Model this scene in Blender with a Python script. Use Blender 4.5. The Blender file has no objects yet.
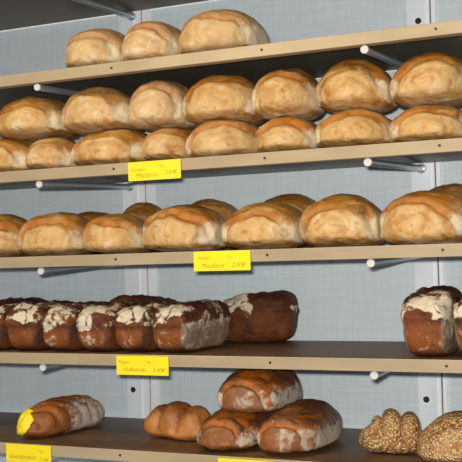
import bpy, math, random
import numpy as np
from mathutils import Matrix, Vector, noise
from mathutils.bvhtree import BVHTree

scene = bpy.context.scene
COL = scene.collection
PI = math.pi

# ------------------------------------------------------------------ materials
def s2l(c):
    return tuple(((v/255)/12.92 if v/255 <= .04045 else ((v/255+.055)/1.055)**2.4) for v in c) + (1,)

class NT:
    def __init__(s, name):
        s.m = bpy.data.materials.new(name); s.m.use_nodes = True
        s.t = s.m.node_tree; s.n = s.t.nodes; s.l = s.t.links
        s.b = s.n['Principled BSDF']
    def node(s, typ, **kw):
        n = s.n.new(typ)
        for k, v in kw.items():
            if k.startswith('i_'):
                n.inputs[k[2:].replace('_', ' ')].default_value = v
            else: setattr(n, k, v)
        return n
    def link(s, a, b): s.l.new(a, b)
    def math(s, op, a, b=None, clamp=False):
        n = s.n.new('ShaderNodeMath'); n.operation = op; n.use_clamp = clamp
        for i, v in enumerate((a, b)):
            if v is None: continue
            if isinstance(v, (int, float)): n.inputs[i].default_value = v
            else: s.l.new(v, n.inputs[i])
        return n.outputs[0]
    def mix(s, f, a, b):
        n = s.n.new('ShaderNodeMix'); n.data_type = 'RGBA'
        for i, v in ((0, f), (6, a), (7, b)):
            if isinstance(v, (int, float)): n.inputs[i].default_value = v
            elif isinstance(v, tuple): n.inputs[i].default_value = v
            else: s.l.new(v, n.inputs[i])
        return n.outputs[2]
    def ramp(s, f, a, b):
        n = s.n.new('ShaderNodeMapRange'); n.interpolation_type = 'SMOOTHSTEP'
        s.l.new(f, n.inputs[0]); n.inputs[1].default_value = a; n.inputs[2].default_value = b
        return n.outputs[0]
    def coords(s, offset=True, scale=(1, 1, 1)):
        tc = s.n.new('ShaderNodeTexCoord'); mp = s.n.new('ShaderNodeMapping')
        s.l.new(tc.outputs['Object'], mp.inputs[0]); mp.inputs['Scale'].default_value = scale
        if offset:
            oi = s.n.new('ShaderNodeObjectInfo')
            s.l.new(s.math('MULTIPLY', oi.outputs['Random'], 37.0), mp.inputs['Location'])
        return mp.outputs[0]
    def noise(s, vec, scale, detail=4, rough=.55):
        n = s.n.new('ShaderNodeTexNoise'); n.inputs['Scale'].default_value = scale
        n.inputs['Detail'].default_value = detail; n.inputs['Roughness'].default_value = rough
        s.l.new(vec, n.inputs['Vector']); return n.outputs[0]
    def bump(s, h, strength, dist=.002):
        n = s.n.new('ShaderNodeBump'); n.inputs['Strength'].default_value = strength
        n.inputs['Distance'].default_value = dist
        s.l.new(h, n.inputs['Height']); s.l.new(n.outputs[0], s.b.inputs['Normal'])

def simple(name, rgb, rough=.5, metal=0., var=0., scale=30, spec=.5, sc=(1, 1, 1)):
    n = NT(name)
    c = s2l(rgb)
    if var:
        f = n.noise(n.coords(True, sc), scale)
        col = n.mix(n.ramp(f, .3, .7), tuple(v*(1-var) for v in c[:3])+(1,), tuple(min(1, v*(1+var)) for v in c[:3])+(1,))
        n.link(col, n.b.inputs['Base Color'])
    else: n.b.inputs['Base Color'].default_value = c
    n.b.inputs['Roughness'].default_value = rough; n.b.inputs['Metallic'].default_value = metal
    n.b.inputs['Specular IOR Level'].default_value = spec
    return n.m

def bread_mat(name, top, brown, rim, face, flour, rough=.45, gloss=.4, flour_cut=(.42, .62), speck=None, fnoise=1.6):
    n = NT(name)
    v = n.coords()
    at = n.node('ShaderNodeAttribute', attribute_name='zones')
    sep = n.node('ShaderNodeSeparateColor'); n.link(at.outputs['Color'], sep.inputs[0])
    R, G, B = sep.outputs[0], sep.outputs[1], sep.outputs[2]
    pale = n.node('ShaderNodeAttribute', attribute_name='pale').outputs['Fac']
    n1 = n.noise(v, 14, 5, .6); n2 = n.noise(v, 45, 5, .65); n3 = n.noise(v, 7, 3)
    crust = n.mix(n.ramp(n1, .35, .68), s2l(top), s2l(brown))
    crust = n.mix(n.math('MULTIPLY', n.ramp(n2, .45, .75), .35), crust, s2l(brown))
    # streaky browning: warped noise
    wv = n.node('ShaderNodeVectorMath', operation='MULTIPLY_ADD'); nn = n.node('ShaderNodeTexNoise'); nn.inputs['Scale'].default_value = 9; n.link(v, nn.inputs['Vector'])
    n.link(nn.outputs['Color'], wv.inputs[0]); wv.inputs[1].default_value = (.12, .12, .12); n.link(v, wv.inputs[2])
    st = n.noise(wv.outputs[0], 20, 6, .7)
    crust = n.mix(n.math('MULTIPLY', n.ramp(st, .50, .66), .75), crust, s2l(tuple(a*.55+b*.45 for a, b in zip(rim, brown))))
    crust = n.mix(n.math('MULTIPLY', n.ramp(st, .46, .34), .5), crust, s2l(face))
    # face: clean pale crust with small spots
    fcol = n.mix(n.ramp(n3, .3, .75), s2l(face), s2l(tuple(.8*a+.2*b for a, b in zip(face, top))))
    fcol = n.mix(n.math('MULTIPLY', n.ramp(n2, .6, .74), .45), fcol, s2l(rim))
    fcol = n.mix(n.math('MULTIPLY', n.ramp(st, .49, .64), .6), fcol, s2l(tuple(a*.5+b*.5 for a, b in zip(rim, top))))
    fcol = n.mix(n.math('MULTIPLY', n.ramp(st, .47, .34), .6), fcol, s2l(flour))
    m = n.math('ADD', B, n.math('MULTIPLY', n.math('SUBTRACT', st, .5), .9))
    col = n.mix(n.ramp(m, .2, .85), crust, fcol)
    # torn rim
    m = n.math('ADD', R, n.math('MULTIPLY', n.math('SUBTRACT', n1, .5), 1.0))
    rimc = n.mix(n.ramp(n2, .35, .65), s2l(rim), s2l(tuple(min(255, a*1.18) for a in rim)))
    col = n.mix(n.math('MULTIPLY', n.ramp(m, .15, .85), .85), col, rimc)
    # dusting of flour
    m = n.math('ADD', G, n.math('MULTIPLY', n.math('SUBTRACT', n.noise(v, 60, 6, .7), .5), fnoise))
    fm = n.ramp(m, *flour_cut)
    col = n.mix(n.math('MULTIPLY', fm, .85), col, s2l(flour))
    col = n.mix(n.math('MULTIPLY', pale, .55), col, s2l(flour))
    if speck:
        vo = n.node('ShaderNodeTexVoronoi'); vo.inputs['Scale'].default_value = 165; n.link(v, vo.inputs['Vector'])
        vs = n.node('ShaderNodeSeparateColor'); n.link(vo.outputs['Color'], vs.inputs[0])
        k = n.math('MULTIPLY', n.ramp(vs.outputs[0], .42, .5), n.ramp(n.math('SUBTRACT', .62, vo.outputs['Distance']), .0, .2))
        col = n.mix(n.math('MULTIPLY', k, n.ramp(n.math('ADD', G, n1), .3, .5)), col, s2l(speck))
        n.bump(n.math('SUBTRACT', 1, vo.outputs['Distance']), 1, .006)
    else:
        n.bump(n.math('ADD', n2, n.math('MULTIPLY', n.noise(v, 190, 4, .7), .7)), .8, .0035)
    n.link(col, n.b.inputs['Base Color'])
    ro = n.math('ADD', rough, n.math('MULTIPLY', fm, .35)); n.link(ro, n.b.inputs['Roughness'])
    n.b.inputs['Specular IOR Level'].default_value = gloss
    n.b.inputs['Subsurface Weight'].default_value = 0
    return n.m

M = {}
M['wheat'] = bread_mat('wheat_crust', (186, 138, 68), (136, 90, 34), (160, 96, 26), (210, 166, 104), (224, 208, 172), .42, .4, (.15, 1.0))
M['dark'] = bread_mat('dark_crust', (112, 66, 32), (64, 36, 20), (160, 88, 24), (138, 86, 44), (206, 192, 168), .4, .35, (.3, .9), fnoise=2.8)
M['ridge'] = bread_mat('ridged_crust', (168, 98, 42), (112, 62, 28), (150, 84, 32), (172, 104, 48), (206, 192, 170), .4, .4, (.3, 1.0), fnoise=2.8)
M['rye'] = bread_mat('rye_crust', (116, 60, 24), (74, 38, 18), (70, 36, 18), (134, 72, 26), (224, 208, 176), .6, .25, (.3, .75), fnoise=2.2)
M['knob'] = bread_mat('egg_glazed_crust', (200, 128, 60), (164, 94, 38), (120, 58, 24), (206, 146, 80), (220, 196, 160), .36, .5)
M['seed'] = bread_mat('seeded_crust', (184, 134, 76), (146, 98, 48), (140, 76, 28), (190, 142, 86), (200, 180, 140), .5, .4, (1.6, 1.9), speck=(212, 184, 138))
M['edge'] = simple('shelf_edge_strip', (176, 153, 118), .38, .15, .10, 18, .5, (.25, 1, 1))
def shelf_mat():
    n = NT('shelf_board_brown'); v = n.coords(True, (.6, 3, 3)); a = n.noise(v, 8, 6, .65); b = n.noise(v, 40, 4)
    c = n.mix(n.ramp(a, .35, .7), s2l((86, 62, 38)), s2l((128, 90, 54)))
    c = n.mix(n.math('MULTIPLY', n.ramp(b, .55, .75), .3), c, s2l((140, 112, 76)))
    n.link(c, n.b.inputs['Base Color']); n.link(n.math('ADD', .38, n.math('MULTIPLY', a, .25)), n.b.inputs['Roughness'])
    n.bump(b, .1, .001); return n.m
M['board'] = shelf_mat()
M['under'] = simple('shelf_underside_sheet', (98, 88, 71), .45, .0, .08, 6)
M['rod'] = simple('rod_steel', (176, 184, 186), .3, .6, .05, 20)
M['cap'] = simple('rod_cap_plastic', (206, 200, 186), .5)
M['post'] = simple('upright_aluminium', (250, 252, 255), .4, .0, .05, 6, .5, (1, 1, .3))
M['plate'] = simple('upright_plate', (240, 245, 250), .3, .0, .08, 6, .5, (1, 1, .3))
M['slot'] = simple('slot_grey', (96, 104, 108), .6)
M['hole'] = simple('bolt_dark', (26, 22, 20), .6)
M['screw'] = simple('screw_dark', (70, 52, 36), .5, .5)
M['yellow'] = simple('card_yellow', (244, 216, 4), .55, 0, .02, 10)
M['ink'] = simple('ink_faded', (150, 122, 10), .7)
M['flat'] = simple('flat_base', (150, 110, 70), .7, 0, .1, 30)
def wall_mat():
    n = NT('woven_wall_covering')
    tc = n.node('ShaderNodeTexCoord')
    def threads(sc):
        mp = n.node('ShaderNodeMapping'); n.link(tc.outputs['Object'], mp.inputs[0]); mp.inputs['Scale'].default_value = sc
        return n.noise(mp.outputs[0], 1, 2, .5)
    a = threads((360, 1, 12)); b = threads((12, 1, 360)); c = threads((3, 1, 3))
    w = n.math('ADD', n.math('MULTIPLY', a, .5), n.math('MULTIPLY', b, .5))
    col = n.mix(n.ramp(w, .38, .62), s2l((206, 217, 220)), s2l((219, 229, 231)))
    col = n.mix(n.math('MULTIPLY', n.ramp(c, .35, .7), .25), col, s2l((206, 212, 206)))
    n.link(col, n.b.inputs['Base Color']); n.b.inputs['Roughness'].default_value = .75
    n.b.inputs['Specular IOR Level'].default_value = .3
    n.bump(w, .3, .001); return n.m
M['wall'] = wall_mat()

# ------------------------------------------------------------------ helpers
def link_mesh(name, verts, faces, mat, parent=None, loc=(0, 0, 0), rotz=0., smooth=False):
    me = bpy.data.meshes.new(name); me.from_pydata([tuple(map(float, v)) for v in verts], [], faces); me.update()
    me.materials.append(mat)
    if smooth: me.polygons.foreach_set('use_smooth', [True]*len(me.polygons))
    o = bpy.data.objects.new(name, me); COL.objects.link(o)
    o.location = loc; o.rotation_euler = (0, 0, rotz)
    if parent: o.parent = parent
    return o

def boxes(bs):
    V, F = [], []
    for x0, x1, y0, y1, z0, z1 in bs:
        k = len(V)
        V += [(x0, y0, z0), (x1, y0, z0), (x1, y1, z0), (x0, y1, z0), (x0, y0, z1), (x1, y0, z1), (x1, y1, z1), (x0, y1, z1)]
        F += [tuple(k+i for i in f) for f in ((3, 2, 1, 0), (4, 5, 6, 7), (0, 1, 5, 4), (1, 2, 6, 5), (2, 3, 7, 6), (3, 0, 4, 7))]
    return V, F

def bevelled(o, w=.0015, seg=2):
    m = o.modifiers.new('bevel', 'BEVEL'); m.width = w; m.segments = seg; m.limit_method = 'ANGLE'

def cyl_y(r, y0, y1, seg=24, cx=0, cz=0, bev=0.):
    rings = [(y0, r-bev), (y0+bev, r), (y1-bev, r), (y1, r-bev)] if bev else [(y0, r), (y1, r)]
    V, F = [], []
    for y, rr in rings:
        V += [(cx+rr*math.cos(2*PI*i/seg), y, cz+rr*math.sin(2*PI*i/seg)) for i in range(seg)]
    for k in range(len(rings)-1):
        for i in range(seg):
            j = (i+1) % seg
            F.append((k*seg+i, k*seg+j, (k+1)*seg+j, (k+1)*seg+i))
    F.append(tuple(range(seg))[::-1]); F.append(tuple(range((len(rings)-1)*seg, len(rings)*seg)))
    return V, F

def empty(name, loc, rotz=0):
    o = bpy.data.objects.new(name, None); COL.objects.link(o); o.location = loc; o.rotation_euler = (0, 0, rotz)
    o.empty_display_size = .05; return o

def tag(o, label, cat, group=None):
    o['label'] = label; o['category'] = cat
    if group: o['group'] = group
    return o

def struct(o): o['kind'] = 'structure'; return o

# ------------------------------------------------------------------ the rack
ZS = {0: 1.1640, 1: .9023, 2: .6458, 3: .4177, 4: .1657, 5: -.0724}   # shelf top heights
T = .0286; DEP = .476; WY = .490
WALL = link_mesh('wall_back', *boxes([(-1.6, 2.2, WY, WY+.05, -.6, 1.6)]), M['wall']); struct(WALL)

PLACE = {0: 'topmost, only its underside showing', 1: 'above the two-layer shelf, carrying three pale loaves',
         2: 'carrying two layers of pale loaves', 3: 'with one crusty layer of wheat loaves',
         4: 'carrying floured rye loaves beside a bare stretch', 5: 'lowest one, with mixed dark loaves'}
for k, zt in ZS.items():
    t = tag(empty('shelf', (0, 0, zt)), 'brown shelf with beige front edge, ' + PLACE[k], 'shelf', 'bakery shelves on the wall')
    b = link_mesh('board', *boxes([(-1.5, 2.1, .004, DEP, -.004, 0)]), M['board'], t)
    u = link_mesh('underside_panel', *boxes([(-1.5, 2.1, .006, DEP, -.0055, -.004)]), M['under'], t)
    e = link_mesh('front_edge', *boxes([(-1.5, 2.1, 0, .004, -T, 0), (-1.5, 2.1, .004, .030, -T, -T+.002)]), M['edge'], t); bevelled(e, .001)
    for x in (-.18, .236, .651, 1.067, 1.48):
        link_mesh('screw', *cyl_y(.0032, -.0012, .002, 12, x, -.0135), M['screw'], e)
RR = .0096
side = {0: 'left', .9: 'right'}
UNDER = {0: 'topmost shelf', 1: 'three-loaf shelf', 2: 'two-layer shelf', 3: 'single-layer shelf', 4: 'rye loaf shelf', 5: 'lowest shelf'}
for k, zt in ZS.items():
    for x in (0, .9):
        t = tag(empty('support_rod', (x+(.02 if k == 0 else 0), 0, zt-T-RR-.0007)), 'steel rod with pale cap under the %s, at the %s upright' % (UNDER[k], side[x]), 'shelf support', 'support rods under the shelves')
        t.rotation_euler = (.040, 0, 0)
        link_mesh('rod', *cyl_y(RR*.93, .014, .477, 24), M['rod'], t, smooth=False)
        link_mesh('end_cap', *cyl_y(RR, .008, .0145, 24, bev=.001), M['cap'], t)
        o = link_mesh('wall_flange', *cyl_y(RR*1.35, .470, .4765, 24, bev=.001), M['rod'], t)
for x, sd in ((0, 'left'), (.9, 'right')):
    t = tag(empty('wall_upright', (x, WY, -.6)), 'pale metal upright profile on the wall, the %s one' % sd, 'shelf upright', 'metal uprights on the wall')
    e = .047 if x == 0 else .033
    link_mesh('profile', *boxes([(-.028, e, -.008, 0, 0, 2.2)]), M['post'], t)
    link_mesh('rear_strip', *boxes([(e+.004, .075 if x == 0 else .048, -.007, 0, 0, 2.2)]), M['post'], t)
    link_mesh('slot', *boxes([(e, e+.004, -.003, 0, 0, 2.2)]), M['slot'], t)
    p = link_mesh('face_plate', *boxes([(-.0285, .0225, -.012, -.008, 0, 2.2)]), M['plate'], t); bevelled(p, .001)
    for z in (.0125, 1.022):
        link_mesh('bolt_hole', *cyl_y(.0085, -.0125, -.0115, 20, -.007 if z < 1 else .003, z+.6), M['hole'], t)

# ------------------------------------------------------------------ bread
def cube_sphere(n):
    pts = {}; V = []; F = []
    def vid(p):
        k = tuple(np.round(p, 5))
        if k not in pts: pts[k] = len(V); V.append(p)
        return pts[k]
    g = np.tan(np.linspace(-PI/4, PI/4, n+1))
    for ax in range(3):
        for sg in (-1, 1):
            ids = np.zeros((n+1, n+1), int)
            for i in range(n+1):
                for j in range(n+1):
                    p = [0, 0, 0]; p[ax] = sg; p[(ax+1) % 3] = g[i]*sg; p[(ax+2) % 3] = g[j]
                    ids[i, j] = vid(np.array(p, float))
            for i in range(n):
                for j in range(n):
                    F.append((ids[i, j], ids[i+1, j], ids[i+1, j+1], ids[i, j+1]))
    V = np.array(V); V /= np.linalg.norm(V, axis=1)[:, None]
    return V, F
CS = cube_sphere(34)
CSS = cube_sphere(22)

def fbm(P, s, off, oct=2):
    return np.array([noise.fractal(Vector((p[0]*s+off, p[1]*s-off, p[2]*s+2*off)), 1., 2., oct) for p in P])

def superq(D, ex, ey, ez):
    # radial superellipsoid: solve |x r|^ex+|y r|^ey+|z r|^ez = 1 by Newton in log space
    r = np.ones(len(D)); A = np.abs(D)+1e-9
    for _ in range(30):
        f = (A[:, 0]*r)**ex+(A[:, 1]*r)**ey+(A[:, 2]*r)**ez
        df = ex*(A[:, 0]*r)**ex+ey*(A[:, 1]*r)**ey+ez*(A[:, 2]*r)**ez
        r = np.clip(r*np.exp(-(f-1)/np.maximum(df, 1e-6)), .2, 3)
    return D*r[:, None]

def normals(P, F):
    F = np.array(F); n = np.zeros_like(P)
    fn = np.cross(P[F[:, 2]]-P[F[:, 0]], P[F[:, 3]]-P[F[:, 1]])
    for k in range(4): np.add.at(n, F[:, k], fn)
    return n/np.maximum(np.linalg.norm(n, axis=1), 1e-12)[:, None]

def ss(a, b, x):
    t = np.clip((x-a)/(b-a), 0, 1); return t*t*(3-2*t)
def gs(x, w): return np.exp(-(x/w)**2)

def finish(name, P, F, mat, zones, pale, loc, rotz):
    P = P.copy()
    o = link_mesh(name, P, F, mat, None, loc, rotz, True)
    me = o.data
    a = me.color_attributes.new('zones', 'FLOAT_COLOR', 'POINT')
    buf = np.ones((len(P), 4), np.float32)
    for k in range(3): buf[:, k] = np.clip(zones[k], 0, 1)
    a.data.foreach_set('color', buf.ravel())
    p = me.attributes.new('pale', 'FLOAT', 'POINT'); p.data.foreach_set('value', np.asarray(pale, np.float32) if np.ndim(pale) else np.full(len(P), pale, np.float32))
    return o

def hearth_loaf(name, cx, w, h, L, y0, z0, seed, rot=0., mat='wheat', pale=0., ex=(2.15, 2.25, 2.05), xo=.05, fw=.45, fh=.46, zo=.28, tilt=0., flour=1., tear=1., band=True, hi=True):
    """hearth loaf lying away from the viewer; base at z0, front end at y0; torn arc on its front end"""
    rnd = random.Random(seed)
    D, F = CS if hi else CSS
    S = superq(D, *ex)
    up = S[:, 2] > 0
    zc = .30*h
    P = np.empty_like(S)
    P[:, 0] = S[:, 0]*w/2*1.05; P[:, 1] = S[:, 1]*L/2
    low = np.sign(S[:, 2])*np.abs(S[:, 2])**.55
    P[:, 2] = np.where(up, S[:, 2]*(h-zc), low*zc)
    # front end blunter and a touch wider than the back, asymmetry
    yn = P[:, 1]/(L/2)
    P[:, 0] *= 1-.05*yn
    P[:, 0] += rnd.uniform(-.06, .06)*w*np.clip(P[:, 2]/h, -.3, 1)
    front = ss(-.02, .55, -yn)
    # arc
    tilt += rnd.uniform(-.13, .13); fw *= rnd.uniform(.9, 1.08); fh *= rnd.uniform(.92, 1.1); xo += rnd.uniform(-.05, .05)
    ct, st = math.cos(tilt), math.sin(tilt)
    X = P[:, 0]/w-xo; Z = (P[:, 2]+zc)/h-zo
    u = (X*ct+Z*st)/fw; v = (-X*st+Z*ct)/fh
    off = rnd.uniform(0, 90)
    wob = fbm(P, 11, off, 3)*.24
    v = np.where(v < 0, v*.72, v)
    q = np.sqrt(np.abs(u)**2.3+np.abs(v)**2.1)+wob
    q = np.where(v < 0, q*1.0, q)
    N = normals(P, F)
    fr = front*ss(-.15, .25, -N[:, 1]+.15)
    upper = ss(-.25, .15, v)
    groove = gs(q-1.0, .085)*fr*upper*tear
    shell = ss(1.0, 1.14, q)*gs(np.maximum(q-1.14, 0), .35)*fr*upper*tear
    bulge = (1-ss(.0, 1., q))*fr
    second = gs(q-1.42, .05)*fr*ss(.2, .6, v)*.6*tear
    brk = .25+.75*ss(-.30, .10, fbm(P, 7, off+88, 2)+rnd.uniform(-.08, .12))
    groove = groove*brk; shell = shell*(.5+.5*brk)
    ang = np.arctan2(v, u)
    arcs = np.array([noise.fractal(Vector((a*4.2+off, b*.9, off*.3)), 1., 2., 3) for a, b in zip(q, ang)])
    lines = ss(-.02, .26, arcs+rnd.uniform(-.05, .08))*ss(.86, 1.0, q)*front*ss(-.5, .3, v)
    lines = np.maximum(lines, .7*ss(.16, .40, arcs)*front)
    pale_streak = ss(.08, .35, -arcs)*ss(.9, 1.05, q)*front
    disp = -.0025*lines-groove*.006+shell*.006-second*.0025-.003*(1-ss(.6, 1., q))*fr
    disp += fbm(P, 8, off+7, 2)*.005+fbm(P, 34, off+3, 3)*.0022
    P = P+N*disp[:, None]
    P[:, 2] = np.maximum(P[:, 2]+zc, 0.0)
    face = (1-ss(.72, 1.0, q))*fr
    rim = (1.0*ss(.88, .98, q)*(1-ss(1.02, 1.20, q))*upper*fr*tear
           + .95*gs(P[:, 2]+zc-.13*h, .06*h)*fr*ss(-1.2, -.8, -np.abs(u+.1))*ss(-.4, .0, fbm(P, 9, off+77, 2))
           + .5*gs(q-1.42, .07)*fr*ss(.1, .5, v)+.35*ss(.05, .35, fbm(P, 11, off+31, 2))*(1-face))
    rim = np.maximum(rim*brk, .75*lines)
    face = np.maximum(face, .6*pale_streak)
    if band:
        bx = rnd.uniform(.78, 1.0)
        rim = np.maximum(rim, rnd.uniform(.25, .95)*gs(u-bx-.15, .16)*fr*ss(-.8, -.3, v)*(1-ss(.8, 1.1, v)))
    nx = np.abs(N[:, 0])
    zz = P[:, 2]/h
    fl = ss(.35, .9, nx)*(1-ss(.30, .80, zz))*1.05*(1-.8*face) + gs(zz, .07)*.6
    fl += .45*ss(1.25, 1.5, u)*(1-ss(.5, .8, zz))*fr
    fl += .12*ss(.1, .5, fbm(P, 10, off+50, 2))
    lim = w/2+.001
    P[:, 0] = np.clip(P[:, 0], -lim, lim)
    o = finish(name, P, F, M[mat], (rim, fl*flour, face), pale, (0, 0, 0), 0)
    # pivot: place by its front end
    R = Matrix.Rotation(rot, 4, 'Z')
    c = Vector((cx-SH, y0, 0))+R @ Vector((0, L/2, 0))
    o.location = (c.x, c.y, z0); o.rotation_euler = (0, 0, rot)
    return o

def settle(upper, lowers):
    """soft bread settles on what lies below it: its underside takes the shape of the loaves it rests on"""
    bpy.context.view_layer.update()
    trees = []
    for l in lowers:
        mw = l.matrix_world
        trees.append(BVHTree.FromPolygons([mw @ v.co for v in l.data.vertices], [tuple(p.vertices) for p in l.data.polygons]))
    mw = upper.matrix_world; inv = mw.inverted()
    for v in upper.data.vertices:
        p = mw @ v.co
        best = None
        for t in trees:
            hit = t.ray_cast(Vector((p.x, p.y, p.z+.2)), Vector((0, 0, -1)))[0]
            if hit and (best is None or hit.z > best): best = hit.z
        if best is not None and p.z < best+.0015:
            v.co = inv @ Vector((p.x, p.y, best+.0015))
SH = .013

def tin_loaf(name, cx, w, h, L, y0, z0, seed, rot=0., flour=1., side_pale=1., crown=1.):
    rnd = random.Random(seed); D, F = CS
    S = superq(D, 5, 5, 3.2)
    hb = .60*h
    P = np.empty_like(S)
    taper = .90+.10*ss(-1, .3, S[:, 2])
    P[:, 0] = S[:, 0]*w/2*taper; P[:, 1] = S[:, 1]*L/2*(.96+.04*taper)
    z = S[:, 2]
    zl = np.sign(z)*np.abs(z)**.8
    r2 = np.clip(np.abs(S[:, 0])**2.6, 0, 1)*.55+np.clip(np.abs(S[:, 1])**4, 0, 1)*.45
    P[:, 2] = np.where(z < 0, hb*(1+zl), hb+(h-hb)*z*(1.0-.35*r2*crown))
    P[:, 2] *= 1+.05*S[:, 1]*ss(.4, .8, P[:, 2]/h)
    N = normals(P, F)
    off = rnd.uniform(0, 90)
    zz = P[:, 2]/h
    lip = gs(zz-.60, .05)*.004           # crust lip where the dough left the tin
    crag = ss(.55, .75, zz)
    f1 = fbm(P, 16, off, 3)
    disp = lip+fbm(P, 8, off+9, 2)*.004+crag*(f1*.010+np.abs(fbm(P, 40, off+2, 2))*.005)+fbm(P, 55, off+12, 2)*.0012
    P = P+N*disp[:, None]; P[:, 2] = np.maximum(P[:, 2], 0)
    P[:, 0] = np.clip(P[:, 0], -w/2+.001, w/2-.001)
    top = ss(.60, .70, zz+fbm(P, 13, off+4, 3)*.30)
    patch = ss(-.05, .10, fbm(P, 10, off+20, 3)+rnd.uniform(-.12, .06))*(1-.7*gs(fbm(P, 22, off+60, 1), .05))
    fr = ss(.25, .8, -P[:, 1]/(L/2))
    side = (1-ss(.55, 1.0, np.abs(P[:, 0])/(w/2)+fbm(P, 14, off+33, 2)*.5))
    fl = top*np.maximum(patch*.55, side* fr*.95*(1-.7*gs(fbm(P, 24, off+61, 1), .07)))*.95*flour
    sd = ss(.5, .8, np.abs(N[:, 0]))*(1-ss(.58, .68, zz))
    fl += .30*min(side_pale, 1)*sd+.55*gs(zz-.64, .07)*ss(.4, .7, np.abs(N[:, 0]))*side_pale/2
    rim = .8*ss(.6, .8, zz)*(1-patch)
    face = ss(.2, 1., -N[:, 1])*(1-ss(.3, .7, zz))
    o = finish(name, P, F, M['rye'], (rim, fl, face), sd*.35*side_pale, (0, 0, 0), 0)
    R = Matrix.Rotation(rot, 4, 'Z'); c = Vector((cx, y0, 0))+R @ Vector((0, L/2, 0))
    o.location = (c.x, c.y, z0); o.rotation_euler = (0, 0, rot)
    return o

def ridged_loaf(name, cx, cy, w, h, L, z0, rot, seed, mat, ridges, ramp_, phase=0., sharp=.5, flour_side=0., low_first=0., bot=.35, skew=0.):
    """long loaf along local x with humps across its back"""
    rnd = random.Random(seed); D, F = CS
    S = superq(D, 2.6, 2.3, 2.3)
    zc = bot*h
    P = np.empty_like(S)
    P[:, 0] = S[:, 0]*L/2; P[:, 1] = S[:, 1]*w/2
    P[:, 2] = np.where(S[:, 2] > 0, S[:, 2]*(h-zc), np.sign(S[:, 2])*np.abs(S[:, 2])**.7*zc)
    N = normals(P, F); off = rnd.uniform(0, 90)
    xs = S[:, 0]+skew*S[:, 1]+fbm(P, 8, off, 2)*.05
    ph = xs*ridges/2+.5*(ridges % 2)+phase
    hump = np.abs(np.sin(ph*PI))**sharp          # zero at creases
    upz = ss(-.1, .7, N[:, 2]+.35*np.abs(N[:, 1]))
    disp = (hump-1)*ramp_*upz
    disp -= low_first*ss(.2, .9, -S[:, 0])*ss(0, .6, N[:, 2])
    disp += fbm(P, 12, off+5, 2)*.005+fbm(P, 45, off+1, 2)*.0018
    P = P+N*disp[:, None]; P[:, 2] = np.maximum(P[:, 2]+zc, 0)
    zz = P[:, 2]/h
    rim = (1-hump)*.8*upz+.3*ss(.7, 1, zz)
    fl = flour_side*ss(-.25, .5, -N[:, 1]+.25*S[:, 0])*ss(-.55, .1, S[:, 0])*(1-.5*ss(.55, .95, zz))+.4*gs(zz, .08)
    face = ss(.2, .7, hump)*.4*ss(.5, .9, -N[:, 1])
    return finish(name, P, F, M[mat], (rim, fl, face), 0., (cx, cy, z0), rot)

TOPG = 'pale wheat loaves on the upper shelf'
Z = ZS
# --- shelf 1
specs1 = [
 (.052, .220, .124, .02, dict(pale=.38, xo=.0, tear=.7), 'pale wheat loaf with floury right side, leftmost in the topmost row'),
 (.224, .385, .122, .03, dict(pale=.3, xo=.02, tear=.7), 'middle one of the three pale wheat loaves in the topmost row'),
 (.402, .610, .124, .01, dict(pale=.25, tear=.5), 'broad pale wheat loaf with orange line along its foot, rightmost in the topmost row')]
for i, (a, b, h, y0, kw, lab) in enumerate(specs1):
    o = hearth_loaf('wheat_loaf', (a+b)/2, b-a, h, .25, y0, Z[1], 10+i, **kw)
    tag(o, lab, 'bread loaf', 'wheat loaves on the second shelf from the top')
o = hearth_loaf('wheat_loaf', .205, .15, .142, .20, .275, Z[1], 19, pale=.1); tag(o, 'pale wheat loaf mostly hidden behind the two left loaves of the topmost row', 'bread loaf', 'wheat loaves on the second shelf from the top')

# --- shelf 2, lower layer
low2 = [(-.240, -.080, .106, {}), (-.077, .066, .098, dict(tear=.5, pale=.1)), (.068, .289, .108, dict()), (.292, .418, .098, dict(tear=.6)),
        (.420, .600, .105, dict(pale=.1, tilt=.2)), (.604, .755, .096, {}), (.759, .942, .099, {}), (.946, 1.12, .096, {})]
lab2 = ['squat wheat loaf cut by the left frame edge, lower layer of the second row', 'small smooth wheat loaf, second from the left in the two-layer shelf\'s lower layer',
        'broad wheat loaf directly left of the yellow card, lower layer of the two-layer shelf', 'narrow wheat loaf just above the right part of the yellow card, lower layer',
        'wheat loaf with slanting pale tear, fifth from left in the lower layer', 'narrow wheat loaf between two broader ones, sixth from the left in the lower layer',
        'broad golden wheat loaf, second from the right in the lower layer', 'rightmost wheat loaf in the lower layer of the two-layer shelf']
LOW = []
for i, (a, b, h, kw) in enumerate(low2):
    o = hearth_loaf('wheat_loaf', (a+b)/2, b-a, h, .26, .012+.004*(i % 3), Z[2], 30+i, **kw)
    tag(o, lab2[i], 'bread loaf', 'wheat loaves in the lower layer'); LOW.append(o)
up2 = [(-.185, .028, .118, .096, dict(tear=.5)), (.034, .238, .124, .097, dict(pale=.15)),
       (.246, .397, .132, .090, dict(pale=.32, tilt=-.22, xo=.0)), (.403, .593, .127, .094, {}),
       (.599, .754, .126, .092, dict(tear=.7)), (.761, .938, .124, .094, dict(tilt=.1, tear=.8)), (.944, 1.125, .122, .093, dict(tear=.8))]
labu = ['smooth tan wheat loaf cut by the left frame edge, upper layer of two', 'wheat loaf with pale oval front below orange arc, second from left in upper layer',
        'pale floury narrow wheat loaf with tilted front, third from left in upper layer', 'wheat loaf with a brown arched crust, in the middle of the upper layer',
        'wheat loaf with reddish foot, fifth from the left in the upper layer', 'golden wheat loaf below the steel rod, second from the right in the upper layer',
        'large golden wheat loaf, rightmost in the upper layer of the two-layer shelf']
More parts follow.
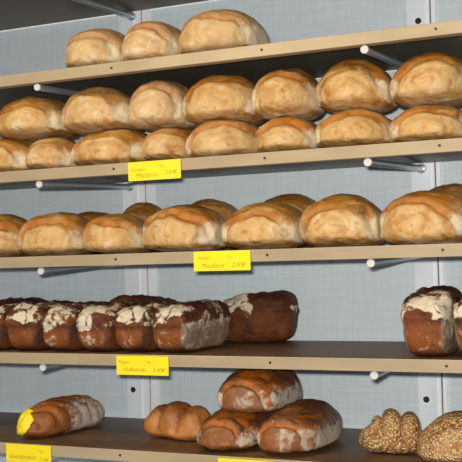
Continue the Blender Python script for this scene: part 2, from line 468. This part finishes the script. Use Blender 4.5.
for i, (a, b, h, dz, kw) in enumerate(up2):
    o = hearth_loaf('wheat_loaf', (a+b)/2, b-a, h, .25, .02+.005*(i % 2), Z[2]+dz, 50+i, **kw)
    tag(o, labu[i], 'bread loaf', 'wheat loaves in the upper layer'); settle(o, LOW)

# --- shelf 3
f3 = [(-.290, -.110, .120, dict(tilt=-.3)), (-.105, .098, .120, {}), (.108, .270, .109, dict(tear=.7)), (.282, .490, .122, dict(xo=-.06, flour=1.2)),
      (.510, .708, .119, {}), (.717, .908, .128, dict()), (.916, 1.125, .127, dict(xo=-.04, flour=1.2))]
lab3 = ['wheat loaf with slanting tears, cut by the left frame edge on the single-layer shelf', 'wheat loaf with orange streaked front, second from left on the single-layer shelf',
        'low golden brown wheat loaf, third from the left on the single-layer shelf', 'broad wheat loaf with white floury right side, above the left end of the yellow card',
        'wheat loaf with dark arch over its oval front, right of the yellow card', 'tall domed wheat loaf with smooth front, second from the right on the single-layer shelf',
        'large wheat loaf with white front and orange band, rightmost on the single-layer shelf']
for i, (a, b, h, kw) in enumerate(f3):
    o = hearth_loaf('wheat_loaf', (a+b)/2, b-a, h, .23, .012, Z[3], 70+i, **kw)
    tag(o, lab3[i], 'bread loaf', 'front wheat loaves on the single-layer shelf')
for i, (a, b, h, l) in enumerate([(-.135, .05, .132, 'brown-topped wheat loaf peeping out behind the second loaf of the single-layer shelf'), (.058, .205, .149, 'dark-topped wheat loaf behind the low golden one on the single-layer shelf'), (.240, .440, .148, 'dark-topped wheat loaf behind the broad floury one'),
        (.478, .668, .153, 'dark-topped wheat loaf behind the loaf with a dark arch'), (.925, 1.12, .155, 'dark-topped wheat loaf behind the rightmost one on the single-layer shelf')]):
    o = hearth_loaf('wheat_loaf', (a+b)/2, b-a, h, .20, .262, Z[3], 90+i, flour=.4, tear=.5)
    tag(o, l, 'bread loaf', 'rear wheat loaves on the single-layer shelf')

# --- shelf 4: rye tin loaves
r4 = [(-.252, -.134, .124), (-.131, -.022, .124), (-.018, .088, .121), (.093, .199, .119), (.204, .309, .119), (.314, .424, .120)]
lab4 = ['dark rye tin loaf with a small flour patch, cut by the left frame edge', 'dark rye tin loaf with a solid cream flour cap, second from the left', 'dark rye tin loaf with thin grey flour and brown crust, third from the left',
        'dark rye tin loaf with cracked flour cap, just left of the yellow card', 'dark rye tin loaf with cream flour cap, standing above the yellow card', 'dark rye tin loaf showing its whole pale brown right side, last of the left row']
for i, (a, b, h) in enumerate(r4):
    o = tin_loaf('rye_loaf', (a+b)/2, b-a, h, .29, .012, Z[4], 110+i, flour=.75 if i == 2 else 1., side_pale=1.2 if i == 5 else .1)
    tag(o, lab4[i], 'bread loaf', 'rye loaves in the left row')
o = tin_loaf('rye_loaf', 1.012, .114, .150, .25, .012, Z[4], 121); tag(o, 'tall rye tin loaf with thick cream flour crown, standing in front of the right upright', 'bread loaf')
o = tin_loaf('rye_loaf', 1.129, .112, .142, .25, .012, Z[4], 122); tag(o, 'rye tin loaf cut by the right frame edge, beside the tall flour-crowned one', 'bread loaf')
o = tin_loaf('rye_loaf', .345, .115, .135, .205, .395, Z[4], 123, rot=-PI/2+.12, flour=1.7, side_pale=0.); tag(o, 'dark round-ended rye loaf lying crosswise at the back, right of the left row', 'bread loaf')
o = tin_loaf('rye_loaf', .20, .11, .132, .22, .40, Z[4], 124, rot=PI/2, flour=.0, side_pale=0.); tag(o, 'nearly black rye loaf crust showing behind the row, in front of the left upright', 'bread loaf')
o = tin_loaf('rye_loaf', -.22, .11, .126, .24, .40, Z[4], 125, rot=PI/2, flour=.2, side_pale=0.); tag(o, 'dark rye loaf crust showing behind the row at the left frame edge', 'bread loaf')

# --- shelf 5
o = ridged_loaf('ridged_loaf', -.075, .205, .125, .094, .34, Z[5], PI/2-.06, 130, 'ridge', 7, .015, .3, flour_side=1.0, skew=.35)
tag(o, 'dark ridged floury loaf tipped with yellow paper, alone at left on the lowest shelf', 'bread loaf')
twist = o
STK = []
hearth = [(.428, .588, .102, .0, .30, .012, dict(flour=.7), 'dark brown glossy loaf at lower left of the stack of three on the lowest shelf'),
          (.590, .738, .112, .0, .33, .005, dict(flour=.95), 'dark brown loaf with floury right side, lower right of the stack of three'),
          (.490, .650, .112, .090, .30, .015, dict(xo=.02, flour=.85), 'dark brown loaf lying on top of the stack of three on the lowest shelf')]
for i, (a, b, h, dz, L, y0, kw, lab) in enumerate(hearth):
    o = hearth_loaf('dark_loaf', (a+b)/2, b-a, h, L, y0, Z[5]+dz, 140+i, mat='dark', ex=(2.3, 2.7, 2.15), fw=.40, fh=.40, rot=-.05 if i == 1 else 0, **kw)
    tag(o, lab, 'bread loaf', 'stack of three dark loaves'); STK.append(o)
settle(STK[2], STK[:2])
o = ridged_loaf('knobbly_loaf', .303, .19, .115, .098, .22, Z[5], -.25, 150, 'knob', 3, .036, .0, sharp=.36, low_first=.012)
tag(o, 'glazed orange-brown knobbly loaf with three humps, left of the stack of three', 'bread loaf')
o = ridged_loaf('knobbly_loaf', .892, .160, .10, .106, .160, Z[5], .12, 151, 'seed', 3, .036, .0, sharp=.32, low_first=.024, skew=.1)
tag(o, 'seed-covered knobbly loaf with three humps, right part of the lowest shelf', 'bread loaf')
o = hearth_loaf('seeded_loaf', 1.083, .19, .108, .26, .01, Z[5], 152, mat='seed', tear=.6)
tag(o, 'large seed-covered loaf cut by the lower right frame corner', 'bread loaf')

# yellow paper sticker: hugs the front end of the ridged loaf
def paper_tip(src):
    me = src.data; keep = {}; V = []; F = []
    for p in me.polygons:
        if all(me.vertices[i].co.x < -.07 and ((me.vertices[i].co.y-.020)/.042)**2+((me.vertices[i].co.z-.046)/.034)**2 < 1 for i in p.vertices):
            for i in p.vertices:
                if i not in keep:
                    v = me.vertices[i]; keep[i] = len(V)
                    V.append(v.co+v.normal*(.0025+.003*noise.noise(v.co*70)))
            F.append(tuple(keep[i] for i in p.vertices))
    return V, F
tip = link_mesh('paper_sticker', *paper_tip(twist), M['yellow'], twist, smooth=True)
sm = tip.modifiers.new('solid', 'SOLIDIFY'); sm.thickness = .0008
tip['label'] = 'crumpled yellow paper sticker'

# ------------------------------------------------------------------ price cards
def text_mesh(s, size, x, z, parent, shear=.35, name='lettering', fit=None):
    cu = bpy.data.curves.new(name, 'FONT'); cu.body = s; cu.size = size; cu.shear = shear; cu.space_character = 1.0
    cu.resolution_u = 3; cu.offset = -.0001
    tmp = bpy.data.objects.new('tmp', cu); COL.objects.link(tmp)
    dg = bpy.context.evaluated_depsgraph_get()
    me = bpy.data.meshes.new_from_object(tmp.evaluated_get(dg))
    bpy.data.objects.remove(tmp)
    vs = [v.co.copy() for v in me.vertices]
    wd = max(v.x for v in vs)
    k = (fit/wd) if fit else 1
    for v in me.vertices: v.co = Vector((x+v.co.x*k, -.0011, z+v.co.y))
    me.materials.clear(); me.materials.append(M['ink'])
    o = bpy.data.objects.new(name, me); COL.objects.link(o); o.parent = parent; return o

def card(k, x0, x1, dz, roll, lines, lab):
    wd = x1-x0; hh = .047
    t = tag(empty('price_card', ((x0+x1)/2, -.0035, Z[k]+dz)), lab, 'price card', 'yellow handwritten price cards')
    t.rotation_euler = (0, roll, 0)
    c = link_mesh('paper', *boxes([(-wd/2, wd/2, -.0008, .0008, -hh, 0)]), M['yellow'], t)
    link_mesh('clip', *boxes([(-wd*.12, wd*.12, .0008, .0028, -.02, -.004)]), M['cap'], t)
    for s, sz, x, z, f in lines: text_mesh(s, sz, -wd/2+x*wd, -hh*z, t, fit=f*wd)
    return t
card(2, .281, .429, -.001, 0.0, [('Kasten', .013, .05, .50, .27), ('1kg', .010, .56, .34, .12), ('Mischbrot', .015, .14, .82, .42), ('2.60€', .014, .70, .74, .24)],
     'yellow card reading Mischbrot 2.60, on the edge of the two-layer shelf')
card(3, .459, .609, -.001, -.0, [('Weizen', .013, .06, .42, .22), ('1kg', .009, .58, .34, .10), ('Mischbrot', .016, .13, .84, .42), ('2.40€', .016, .67, .82, .26)],
     'yellow card reading Mischbrot 2.40, on the edge of the single-layer shelf')
card(4, .234, .382, -.003, 0.0, [('Roggen', .012, .04, .40, .22), ('1kg', .010, .55, .36, .12), ('Vollkornbr.', .015, .13, .82, .46), ('2.40€', .014, .69, .82, .26)],
     'yellow card reading Vollkornbr., below the dark rye loaves')
card(5, -.112, .030, -.001, 0.0, [('Gewürzkornbrot', .017, .05, .80, .62), ('1kg', .009, .72, .40, .12), ('2.10€', .013, .74, .86, .21)],
     'yellow card reading Gewürzkornbrot, below the ridged loaf with the yellow tip')
card(5, .511, .657, -.004, 0.0, [('Bauernbrot', .015, .1, .80, .46), ('2.10€', .014, .70, .80, .22)][:0],
     'yellow card cut by the lower frame edge, below the stack of three dark loaves')

# ------------------------------------------------------------------ camera
f, yaw, pitch, roll, cx, cy, cz = 1040.83, .4406, .0303, -.0257, 1.6175, -2.2457, .3886
fw = Vector((-math.sin(yaw)*math.cos(pitch), math.cos(yaw)*math.cos(pitch), math.sin(pitch)))
rt = Vector((math.cos(yaw), math.sin(yaw), 0)); up = rt.cross(fw)
r2 = rt*math.cos(roll)+up*math.sin(roll); u2 = -rt*math.sin(roll)+up*math.cos(roll)
cam = bpy.data.cameras.new('camera'); co = bpy.data.objects.new('camera', cam); COL.objects.link(co)
cam.sensor_width = 36; cam.lens = f/462*36; cam.clip_start = .01
mw = Matrix((r2, u2, -fw)).transposed().to_4x4(); mw.translation = Vector((cx, cy, cz)); co.matrix_world = mw
scene.camera = co

# ------------------------------------------------------------------ light
def area(name, loc, target, size, power, col, sy=None):
    d = bpy.data.lights.new(name, 'AREA'); d.energy = power; d.color = col; d.size = size
    if sy: d.shape = 'RECTANGLE'; d.size_y = sy
    o = bpy.data.objects.new(name, d); COL.objects.link(o); o.location = loc
    o.rotation_euler = (Vector(target)-Vector(loc)).to_track_quat('-Z', 'Y').to_euler(); return o
C = Vector((cx, cy, cz))
fl = C+u2*.058-r2*.035
area('camera_flash', fl, (.45, .3, .45), .06, 49, (1, .98, .94), .035)
area('ceiling_lamp', (-.4, -2.2, 2.1), (.3, .3, .8), 1.6, 46, (1, .88, .62), .5)
w = bpy.data.worlds.new('world'); scene.world = w; w.use_nodes = True
w.node_tree.nodes['Background'].inputs[0].default_value = (.75, .82, 1, 1)
w.node_tree.nodes['Background'].inputs[1].default_value = .38
vs = scene.view_settings
vs.view_transform = 'Standard'; vs.look = 'None'; vs.gamma = 1; vs.use_curve_mapping = False; vs.exposure = 0
